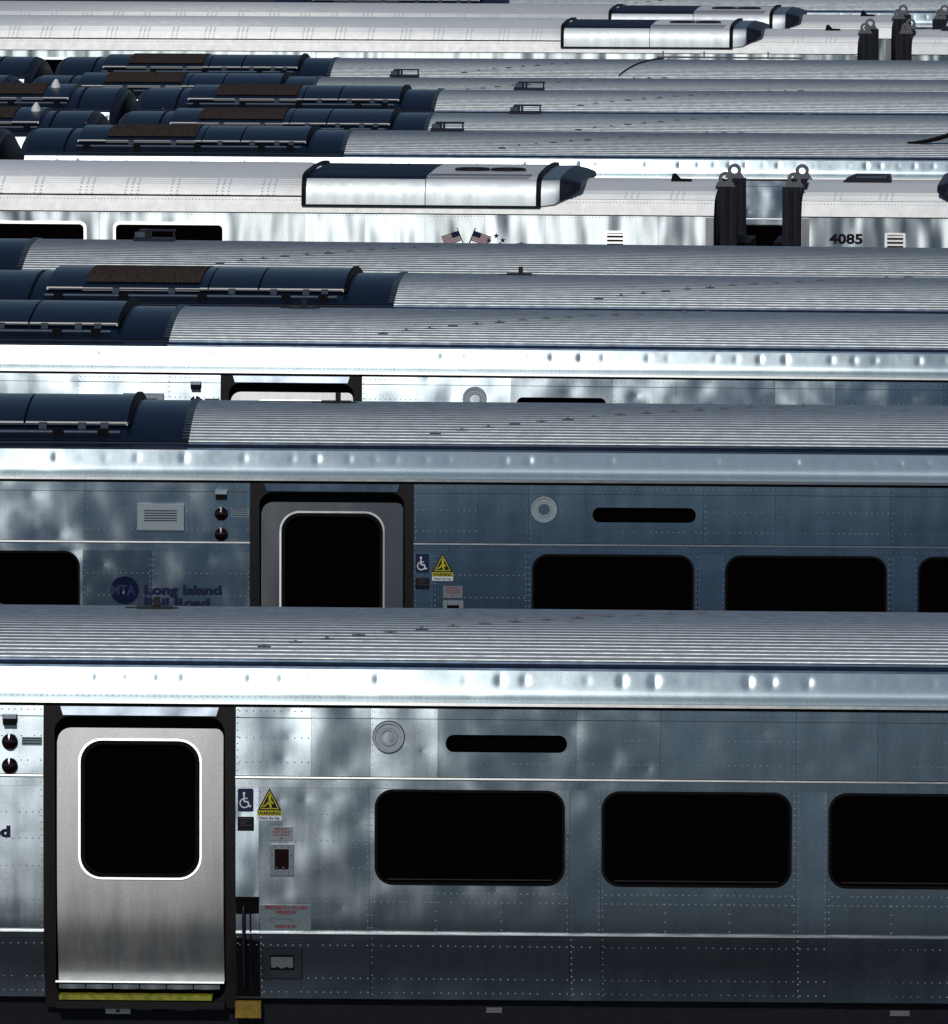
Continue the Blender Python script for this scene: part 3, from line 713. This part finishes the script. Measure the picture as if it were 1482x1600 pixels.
    for bx_ in (XL+3.0, XR-3.0):
        b = MB()
        for s in (-1, 1): b.box(bx_-1.5, bx_+1.5, s*1.0-.07, s*1.0+.07, .42, .62)
        b.box(bx_-.25, bx_+.25, -1.05, 1.05, .45, .77); bg_ = b.build('bogie', M['under'], root)
        for ax in (-1.15, 1.15):
            b = MB()
            for s in (-.745, .745): b.cyl((bx_+ax, s-.065, .43), (0, 1, 0), .43, .13, 24)
            b.cyl((bx_+ax, -.75, .43), (0, 1, 0), .08, 1.5, 10); b.build('wheelset', M['rail'], bg_, smooth=40)
    return root

def rivet(mb, p, n, r, h=.55):
    p = Vector(p); n = Vector(n).normalized(); u = Vector((1, 0, 0)); v = n.cross(u)
    b = len(mb.v)
    mb.v += [tuple(p + u*r*.9), tuple(p + v*r*.9), tuple(p - u*r*.9), tuple(p - v*r*.9), tuple(p + n*r*h)]
    mb.f += [(b, b+1, b+4), (b+1, b+2, b+4), (b+2, b+3, b+4), (b+3, b, b+4)]
def plate_small(name, poly, mat, parent, d, label=None):
    b = MB(); b.prism(poly, smap, d); return b.build(name, mat, parent, label=label)
def stroke(mb, pts, hw, off, mapf=None):
    mapf = mapf or smap
    for (x0, z0), (x1, z1) in zip(pts, pts[1:]):
        l = math.hypot(x1-x0, z1-z0) or 1; nx, nz = -(z1-z0)/l*hw, (x1-x0)/l*hw
        ex, ez = (x1-x0)/l*hw*.5, (z1-z0)/l*hw*.5
        q = [(x0-ex+nx, z0-ez+nz), (x0-ex-nx, z0-ez-nz), (x1+ex-nx, z1+ez-nz), (x1+ex+nx, z1+ez+nz)]
        off += .00004
        mb.add([mapf(a, b, off) for a, b in q], [(0, 1, 2, 3)])
def ringflat(mb, A, B, off):
    n = len(A); mb.add([smap(x, z, off) for x, z in A] + [smap(x, z, off) for x, z in B], [(i, (i+1) % n, n+(i+1) % n, n+i) for i in range(n)])

def bench(root, x0=-.20):
    """low horn-and-aerial bracket on the roof crest"""
    b = MB(); z = 3.955
    b.box(x0, x0+.46, -.10, .10, z, z+.03)
    b.loft([[(x0, p, z+.03), (x0+.15, p, z+.03), (x0+.15, p, z+.125), (x0+.07, p, z+.125)] for p in (-.08, .08)])
    o = b.build('roof_bracket', M['post'], root)
    b = MB(); b.box(x0+.02, x0+.13, -.084, -.081, z+.04, z+.10); b.build('bracket_plate', M['pipe'], o)
    b = MB(); b.box(x0+.15, x0+.47, -.03, .03, z+.105, z+.125); b.box(x0+.44, x0+.46, -.02, .02, z+.03, z+.105); b.box(x0+.17, x0+.20, -.02, .02, z+.03, z+.12); b.build('bracket_bar', M['post'], o)
def post(root):
    b = MB(); z = 3.955
    b.box(-.06, -.015, -.03, .03, z+.012, z+.085); b.box(-.19, .08, -.05, .05, z, z+.013); b.box(-.28, .13, -.015, .015, z, z+.006); b.build('roof_aerial', M['frame'], root)
def cone_aerial(root, x):
    b = MB(); b.tube([(x, -.35, roofz(.35)), (x, -.35, roofz(.35)+.10), (x+.01, -.35, roofz(.35)+.17)], [.085, .06, .02], 12); b.build('cone_aerial', M['cone'], root, smooth=50)

proto = build_car()
proto['category'] = 'rail car'
GRP = 'single-level rail cars parked in rows'
def put(key, label, dx=0, extra=None, first=False, dy=0, lean=0.0):
    x, y, z, yw, tl = TR[key]
    r = proto if first else copy_tree(proto)
    r.rotation_euler = (lean, tl, yw)
    r.location = (x+dx, y+dy+dx*yw, z-dx*tl)
    r['label'] = label; r['group'] = GRP
    for e in extra or (): e(r)
    return r
cars = []
put('A', 'nearest silver rail car, full-height door at left and dark windows right of it', extra=[], first=True)
# the copies are made before row-specific extras are hung on the first car
put('B', 'silver rail car second from the front, blue lettering beside its door', extra=[post], lean=.008)
put('C', 'silver rail car third from the front, only its eave and door top showing', extra=[post])
put('D', 'rail car fourth from the front, brown grille on its dark roof shroud', extra=[post])
put('E', 'rail car fifth from the front, roof just below the flags and stars', extra=[bench])
put('F', 'rail car behind the flags car, shining eave below its dark roof shroud', extra=[bench])
put('G', 'rail car whose roof lies directly above the one with shining eave in the upper group', extra=[bench])
put('H', 'rail car in the upper group whose dark shroud reaches farthest right', extra=[bench])
put('I', 'rail car in the upper group just in front of the rearmost pale single-level roof', extra=[bench])
put('J', 'rearmost single-level rail car, pale roof directly below the bleached double-deck cars', extra=[])
put('F', 'car end with black rounded cap at the left edge, left of the shining eave row', dx=-26.45)
put('G', 'domed dark car end with white cone aerial, lower of two at upper left', dx=-26.45, extra=[lambda r: cone_aerial(r, 19.35)])
put('H', 'domed black car end with white cone aerial, upper of two at upper left', dx=-26.35, extra=[lambda r: cone_aerial(r, 19.2)])
put('I', 'car end with small dark rounded cap at the left edge, above the cone aerials', dx=-26.45)
put('J', 'light blue car end at the left edge in front of the bright double-deck car windows', dx=-26.45)
put('T', 'far rail car whose pale roof runs along the very top edge of the photo', extra=[bench])
post(proto)

# ------------------------------------------------------------------ double-deck car
BL = -25.9
BP = [(0,4.42),(.3,4.408),(.6,4.365),(.9,4.285),(1.15,4.20),(1.35,4.075),(1.365,4.068),(1.43,3.99),(1.505,3.893)]
def bz(wv):
    for (a, za), (b_, zb) in zip(BP, BP[1:]):
        if wv <= b_: return za + (zb-za)*(wv-a)/(b_-a)
    return BP[-1][1]
bmap = flat_map(1.50)
def bwarp(x, z):        # roof crown drops over the low end sections
    t = 0
    if x > -5.2: t = min(1, (x+5.2)/.5)
    if x < BL+5.2: t = min(1, (BL+5.2-x)/.5)
    return z - t*.17*max(0, min(1, (z-4.07)/.3))
def build_bilevel():
    root = bpy.data.objects.new('double_deck_rail_car', None); COL.objects.link(root)
    xs = [BL, BL+4.7, BL+5.2, -5.2, -4.7, 0]
    # roof: smooth crown, raised longitudinal strakes on the shoulders
    pr = []
    ws = [0, .15, .3, .45, .6, .75, .88]
    pr += [(w_, bz(w_)) for w_ in ws]
    w0 = .92
    while w0 < 1.34:
        pr += [(w0, bz(w0)), (w0+.006, bz(w0)+.008), (w0+.030, bz(w0+.03)+.008), (w0+.036, bz(w0+.036))]; w0 += .06
    full = [(-a, z) for a, z in pr[::-1]] + pr[1:]
    b = MB(); b.sheet([[(x, a, bwarp(x, z)) for a, z in full] for x in xs]); b.build('straked_roof', M['bileveltop'], root, smooth=25)
    for s in (-1, 1):
        rows = [[(x, s*a, z) for a, z in [(1.345,4.078),(1.355,4.062),(1.362,4.066),(1.43,3.99),(1.49,3.912),(1.498,3.897)]] for x in (BL, 0)]
        if s < 0: rows = rows[::-1]
        b = MB(); b.sheet(rows); b.build('curved_eave', M['bileveltop'], root)
        b = MB(); y0, y1 = sorted((s*1.46, s*1.502)); b.box(BL, 0, y0, y1, 3.884, 3.897); b.build('eave_joint', M['frame'], root)
    # weld marks across the strakes and rivets along the eave
    b = MB(); x = BL + .4; i = 0
    while x < -.3:
        cols = 3 if i % 3 else 2
        if not (-5.3 < x < -1.5 or BL+1.5 < x < BL+5.3):
            for c in range(cols):
                for wv in (.94, 1.0, 1.06, 1.12, 1.18, 1.24, 1.30):
                    zz = bwarp(x, bz(wv+.02)+.010); rivet(b, (x+c*.075, -wv-.02, zz), (0, -.62, .78), .017, .2)
        x += .567; i += 1
    b.build('weld_marks', M['weld'], root, kind='stuff')
    b = MB(); x = BL+.03
    while x < 0:
        rivet(b, (x, -1.385, 4.044), (0, -.75, .66), .010); rivet(b, (x, -1.502, 3.865), (0, -1, 0), .007); x += .042
    b.build('eave_rivets', M['rivet'], root, kind='stuff')
    # side walls
    wins = [-6.785 - 1.73*k for k in range(8)]; wins = [w_ for w_ in wins if w_ > BL+6.5]
    sm = [BL, BL+1.3, BL+2.6, BL+4.2, wins[-1]-.86] + [w_+.86 for w_ in wins[::-1]] + [-5.1, -4.35, -3.6, -2.85, -2.1, -1.3, -.7, 0]
    for a, c in zip(sm, sm[1:]):
        holes = [rrect(w_-.69, w_+.69, 3.06, 3.755, .07, 5) for w_ in wins if a < w_ < c]
        plate('upper_side_panel', [(a+.001, 1.9), (c-.001, 1.9), (c-.001, 3.883), (a+.001, 3.883)], holes, M['bilevelside'], root,
              off=R.choice((0, .002)), mapf=bmap, profile_normals=False, yaw=R.uniform(-.01, .01), dz=.4)
        plate('lower_side_panel', [(a+.001, .6), (c-.001, .6), (c-.001, 1.898), (a+.001, 1.898)], [], M['bilevelside'], root,
              off=0, mapf=bmap, profile_normals=False, yaw=R.uniform(-.01, .01), dz=.6)
    for w_ in wins:
        b = MB(); ring(b, rrect(w_-.70, w_+.70, 3.05, 3.765, .08, 5), rrect(w_-.665, w_+.665, 3.085, 3.73, .055, 5), bmap, .014); f = b.build('window', M['bright'], root)
        b = MB(); b.prism(rrect(w_-.68, w_+.68, 3.07, 3.745, .06, 4), flat_map(1.47), .006); b.build('pane', M['glass'], f)
    b = MB(); b.sheet([[(x, -1.44, z) for x in (BL, 0)] for z in (3.9, .6)]); b.build('inner_lining', M['black'], root)
    b = MB(); b.sheet([[(BL, 1.5, z) for z in (.6, 3.89)], [(0, 1.5, z) for z in (.6, 3.89)]]); b.build('far_wall', M['bilevelside'], root)
    # end walls
    prof = [(-1.49,.6),(-1.49,3.88),(-1.35,4.06),(-.9,4.15),(-.5,4.235),(0,4.245),(.5,4.235),(.9,4.15),(1.35,4.06),(1.49,3.88),(1.49,.6)]
    for xe in (BL, -.03):
        b = MB(); b.loft([[(x, p, z) for p, z in prof] for x in (xe, xe+.03)]); b.build('end_wall', M['post'], root)
    # corner strap, louvres
    for x0, x1 in ((-.10, -.004), (BL+.004, BL+.10)):
        b = MB(); b.box(x0, x1, -1.515, -1.503, .6, 3.87); b.build('corner_strap', M['door'], root)
    for lx in (-1.36, BL+1.04):
        b = MB(); ring(b, rrect(lx, lx+.26, 3.46, 3.70, .01, 2), rrect(lx+.03, lx+.23, 3.485, 3.675, .008, 2), bmap, .012); lv = b.build('louvre', M['bright'], root)
        b = MB(); b.box(lx+.02, lx+.24, -1.506, -1.500, 3.47, 3.69); b.build('louvre_back', M['black'], lv)
        for q in range(4):
            b = MB(); b.box(lx+.025, lx+.235, -1.516, -1.507, 3.49+.05*q, 3.515+.05*q); b.build('louvre_slat', M['bright'], lv)
    # air-conditioning blister at each end
    def blister(mf, s):
        def X(*a): return [mf(x) for x in a]
        sec = [(0,4.366),(.9,4.352),(1.19,4.340),(1.355,4.315),(1.412,4.262),(1.448,4.185),(1.468,4.09),(1.475,3.995),(1.36,3.975)]
        hv = None
        front = sec[3:8]; top = sec[:4]
        b = MB(); xa, xb = sorted(X(-5.12, -2.20))
        b.loft([[(x, -p*.985, z-.02) for p, z in sec] + [(x, p*.985, z-.02) for p, z in sec[::-1]] for x in (xa, xb)]); hv = b.build('blister', M['black'], root)
        xm = mf(-3.60)
        for sd_ in (-1, 1):
            for a, c in ((-5.10, -3.605), (-3.595, -2.22)):
                x0, x1 = sorted(X(a, c)); b = MB(); rows = [[(x, sd_*p, z) for p, z in front] for x in (x0, x1)]
                if sd_ < 0: rows = rows[::-1]
                b.sheet(rows); b.build('blister_front', M['bfront'], hv, smooth=60)
        x0, x1 = sorted(X(-5.10, -3.60)); b = MB(); b.sheet([[(x, p, z+.002) for p, z in [(-a, z) for a, z in top[::-1]] + top[1:]] for x in (x0, x1)]); b.build('blister_top', M['sky_navy2'], hv)
        x0, x1 = sorted(X(-3.60, -2.22)); b = MB(); b.sheet([[(x, p, z+.001) for p, z in [(-a, z) for a, z in top[::-1]] + top[1:]] for x in (x0, x1)]); b.build('blister_top', M['bileveltop'], hv)
        b = MB(); n_ = 36
        for i in range(n_):
            x = mf(-3.56 + (3.56-2.28)*i/n_); dx_ = .018
            for sd_ in (-1, 1):
                b.add([(x-dx_/2, sd_*.95, 4.360), (x+dx_/2, sd_*.95, 4.360), (x+dx_/2-.03, sd_*1.33, 4.328), (x-dx_/2-.03, sd_*1.33, 4.328)], [(0, 1, 2, 3) if sd_ > 0 else (3, 2, 1, 0)])
        b.build('top_grille_bars', M['under'], hv, kind='stuff')
        b = MB()
        for cxx in (-3.1, -2.65):
            rr = [(mf(cxx)+.21*math.cos(math.radians(a)), -.45+.21*math.sin(math.radians(a)), 4.385) for a in range(0, 361, 20)]; b.tube(rr, .015, 6)
        b.build('fan_rings', M['frame'], hv)
        # rims
        for a, th_ in ((-5.14, .055), (-2.21, .05)):
            x0, x1 = sorted((mf(a), mf(a)+.0+(th_ if s > 0 else -th_)))
            b = MB(); b.loft([[(x, -p*1.006, 3.99+(z-3.99)*1.10) for p, z in sec] + [(x, p*1.006, 3.99+(z-3.99)*1.10) for p, z in sec[::-1]] for x in (x0, x1)]); b.build('blister_rim', M['black'], hv)
        b = MB(); x0, x1 = sorted(X(-5.14, -2.17)); b.box(x0, x1, -1.490, -1.465, 3.978, 4.000); b.build('blister_sill', M['frame'], hv)
        # tapered nose
        def S(x, kw, zt, zb): return [(mf(x), -p*kw, zb+(z-3.995)*(zt-zb)/(4.372-3.995)) for p, z in sec[:-1]] + [(mf(x), p*kw, zb+(z-3.995)*(zt-zb)/(4.372-3.995)) for p, z in sec[:-1][::-1]]
        lp = [S(-2.16, .99, 4.366, 3.995), S(-1.99, .985, 4.366, 4.02), S(-1.93, .975, 4.362, 4.06)]
        b = MB(); b.loft(lp if s > 0 else lp[::-1]); b.build('nose', M['bfront'], hv, smooth=25)
        lp = [S(-1.931, .973, 4.366, 4.055), S(-1.79, .93, 4.33, 4.12), S(-1.68, .86, 4.28, 4.20)]
        b = MB(); b.loft(lp if s > 0 else lp[::-1]); b.build('nose_intake', M['post'], hv)
    blister(lambda x: x, 1)
    blister(lambda x: BL - x, -1)
    # lifting posts and eyes at the vestibule
    for s, mf in ((1, lambda x: x), (-1, lambda x: BL-x)):
        for a, c, yy, zt in ((.03, .26, -1.05, 4.235), (.03, .26, .75, 4.22)):
            x0, x1 = sorted((mf(a), mf(c))); b = MB(); b.box(x0, x1, yy-.08, yy+.08, 1.2, zt); dp = b.build('diaphragm_post', M['post'], root)
            for q in (.25, .5, .75):
                b = MB(); xq = x0+(x1-x0)*q; b.box(xq-.012, xq+.012, yy-.095, yy-.081, 1.2, zt-.02); b.build('bellows_fold', M['under'] if q == .5 else M['fold'], dp)
            b = MB(); xc = (x0+x1)/2 - s*.03; y0 = yy - .02
            ro, ri, zc = .085, .042, zt+.10
            V = []
            n_ = 20
            ou = []
            for k in range(n_):
                an = 2*math.pi*k/n_; ox_, oz_ = xc+ro*math.cos(an), zc+ro*math.sin(an)
                if oz_ < zc-.03: ox_ = xc + (ox_-xc)*1.8; oz_ = zt
                ou.append((ox_, oz_))
            inn = [(xc+ri*math.cos(2*math.pi*k/n_), zc+ri*math.sin(2*math.pi*k/n_)) for k in range(n_)]
            for yv in (y0-.02, y0+.02): V += [(x_, yv, z_) for x_, z_ in ou] + [(x_, yv, z_) for x_, z_ in inn]
            fs = []
            for k in range(n_):
                j = (k+1) % n_
                fs += [(k, j, n_+j, n_+k), (2*n_+k, 3*n_+k, 3*n_+j, 2*n_+j), (k, 2*n_+k, 2*n_+j, j), (n_+k, n_+j, 3*n_+j, 3*n_+k)]
            b.add(V, fs); b.build('lifting_eye', M['lug'], dp)
        b = MB(); x0, x1 = sorted((mf(0), mf(.40))); b.box(x0, x1, -.62, .62, 1.2, 3.5); b.build('gangway', M['black'], root)
    # roof fin near the right end
    b = MB(); b.loft([[(x, p, z) for x, z in ((-.62, 4.245), (-.36, 4.245), (-.36, 4.27), (-.50, 4.275), (-.56, 4.34), (-.60, 4.335))] for p in (-.30, -.22)]); b.build('roof_fin', M['black'], root)
    b = MB(); b.loft([[(x, p, z) for x, z in ((BL+.45, 4.245), (BL+1.06, 4.245), (BL+1.04, 4.335), (BL+.60, 4.335), (BL+.50, 4.29))] for p in (-.25, .1)]); bb = b.build('roof_box', M['post'], root)
    b = MB(); b.box(BL+.62, BL+1.0, -.256, -.252, 4.30, 4.325); b.build('box_strip', M['pipe'], bb)
    b = MB(); b.box(BL+.2, -.2, -1.4, 1.4, .35, .62); b.build('underframe', M['under'], root)
    for bx_ in (BL+3.2, -3.2):
        b = MB()
        for s in (-1, 1): b.box(bx_-1.4, bx_+1.4, s*1.0-.06, s*1.0+.06, .30, .55)
        bg_ = b.build('bogie', M['under'], root)
        for ax in (-1.1, 1.1):
            b = MB()
            for s in (-.745, .745): b.cyl((bx_+ax, s-.065, .42), (0, 1, 0), .42, .13, 24)
            b.build('wheelset', M['rail'], bg_, smooth=40)
    return root
M['bfront'] = steel('blister_steel', base=(.52,.57,.60), rough=.48, aniso=.35, dent=.012, dscale=(1.2,1.2,2.2), sharp=.1, sharp_r=.3, diff=.2, dirt=.1)
bproto = build_bilevel(); bproto['category'] = 'rail car'
def putb(key, label, dx=0, first=False):
    x, y, z, yw, tl = TR[key]
    r = bproto if first else copy_tree(bproto)
    r.rotation_euler = (0, tl, yw); r.location = (x+dx, y, z-dx*tl); r['label'] = label; r['group'] = 'double-deck rail cars'
    return r
GAP = 26.99
pa = putb('P', 'double-deck silver car with two small flags and three stars on its wall', first=True)
pb = putb('P', 'double-deck silver car marked 4085 at the right edge', dx=GAP)
putb('Q', 'far double-deck car with bleached roof, nearer of the two roof blisters at the top right')
putb('Q', 'far double-deck car starting at the right edge, front one beyond the black posts', dx=GAP-.15)
putb('S', 'rearmost double-deck car whose blister shows just above the other at the top of the photo')
putb('S', 'rearmost double-deck car just entering at the top right corner', dx=GAP-.1)
text_obj('car_number', '4085', BL+.35, 3.565, .168, M['ink'], pb, 'LEFT', .006, .006, mapf=bmap, sx=1.25)
# crossed flags and stars
fl = []
for s in (-1, 1):
    fx = -3.085
    def fm(u, v, off=0, s=s):    # flag axes: u away from the staff, v up, leaning out
        a = math.radians(21)
        return (fx + s*(.060 + 1.08*u*math.cos(a) + .0) + s*v*math.sin(a)*.9, -(1.504+off), 3.565 + v*math.cos(a) - u*math.sin(a)*.95)
    b = MB(); b.add([fm(*p, 0) for p in ((0, 0), (.21, 0), (.21, .13), (0, .13))], [(0, 1, 2, 3) if s > 0 else (3, 2, 1, 0)]); f = b.build('flag', M['flagwhite'], pa)
    b = MB()
    for k in range(5): v0 = .004+.027*k; b.add([fm(*p, .001) for p in ((0, v0), (.21, v0), (.21, v0+.012), (0, v0+.012))], [(0, 1, 2, 3) if s > 0 else (3, 2, 1, 0)])
    b.build('flag_stripes', M['flagstripe'], f)
    b = MB(); b.add([fm(*p, .002) for p in ((0, .062), (.09, .062), (.09, .13), (0, .13))], [(0, 1, 2, 3) if s > 0 else (3, 2, 1, 0)]); b.build('flag_canton', M['blue'], f)
    b = MB(); p0 = (fx - s*.0, -1.507, 3.44); p1 = fm(0, .17, .003); b.tube([p0, p1], .006, 6); b.build('flag_staff', M['frame'], f)
for cx, cz in ((-2.80, 3.565), (-2.71, 3.625), (-2.63, 3.570)):
    b = MB(); pts = []
    for k in range(10):
        r_ = .040 if k % 2 == 0 else .016; a = math.pi/2 + k*math.pi/5; pts.append((cx+r_*math.cos(a), cz+r_*math.sin(a)))
    b.prism(pts, bmap, .006); b.build('star', M['blue'], pa)

# ------------------------------------------------------------------ loose cables and a rail lying on the roofs
def thing(name, mb, mat, label, cat, smooth=60):
    o = mb.build(name, mat, smooth=smooth); o['label'] = label; o['category'] = cat; return o
def crown(key, X, off): x, y, z, yw, tl = TR[key]; return (X, y+off, z + 3.95 - .24*(off/1.2)**2 - (X-x)*tl + .02)
xi = 3.43 + TR['J'][0]
b = MB(); pts = [crown('J', xi + .66*(1-(1-t)**1.0), -1.15+1.15*t*(1.4-.4*t)) for t in [i/10 for i in range(11)]]
b.tube(pts, .012, 6); thing('roof_cable', b, M['post'], 'thin dark cable curving down the rear pale roof under the blister', 'cable')
b = MB(); p0 = crown('J', TR['J'][0]+3.976, .05); p1 = crown('J', TR['J'][0]+6.376, .05); b.tube([p0, (p0[0], p0[1], p0[2]+.02), (p1[0], p1[1], p0[2]+.02)], .018, 6)
for q in (4.07, 4.75, 5.81): q += TR['J'][0]; b.box(q-.012, q+.012, p0[1]-.012, p0[1]+.012, p0[2], p0[2]+.12)
thing('roof_rail', b, M['lug'], 'long grey rod with short uprights along the crest of the rear pale roof', 'rail')
b = MB(); pts = [crown('F', TR['F'][0] + 6.55 + .11*k, -.75+.0*k) for k in range(9)]
pts = [(p[0], p[1] - .02*k, p[2] + .004*k*k) for k, p in enumerate(pts)]
b.tube(pts, [.008, .018, .026, .03, .032, .032, .032, .032, .032], 8); thing('hanging_hose', b, M['black'], 'thick black hose rising over the roof at the right edge', 'hose')
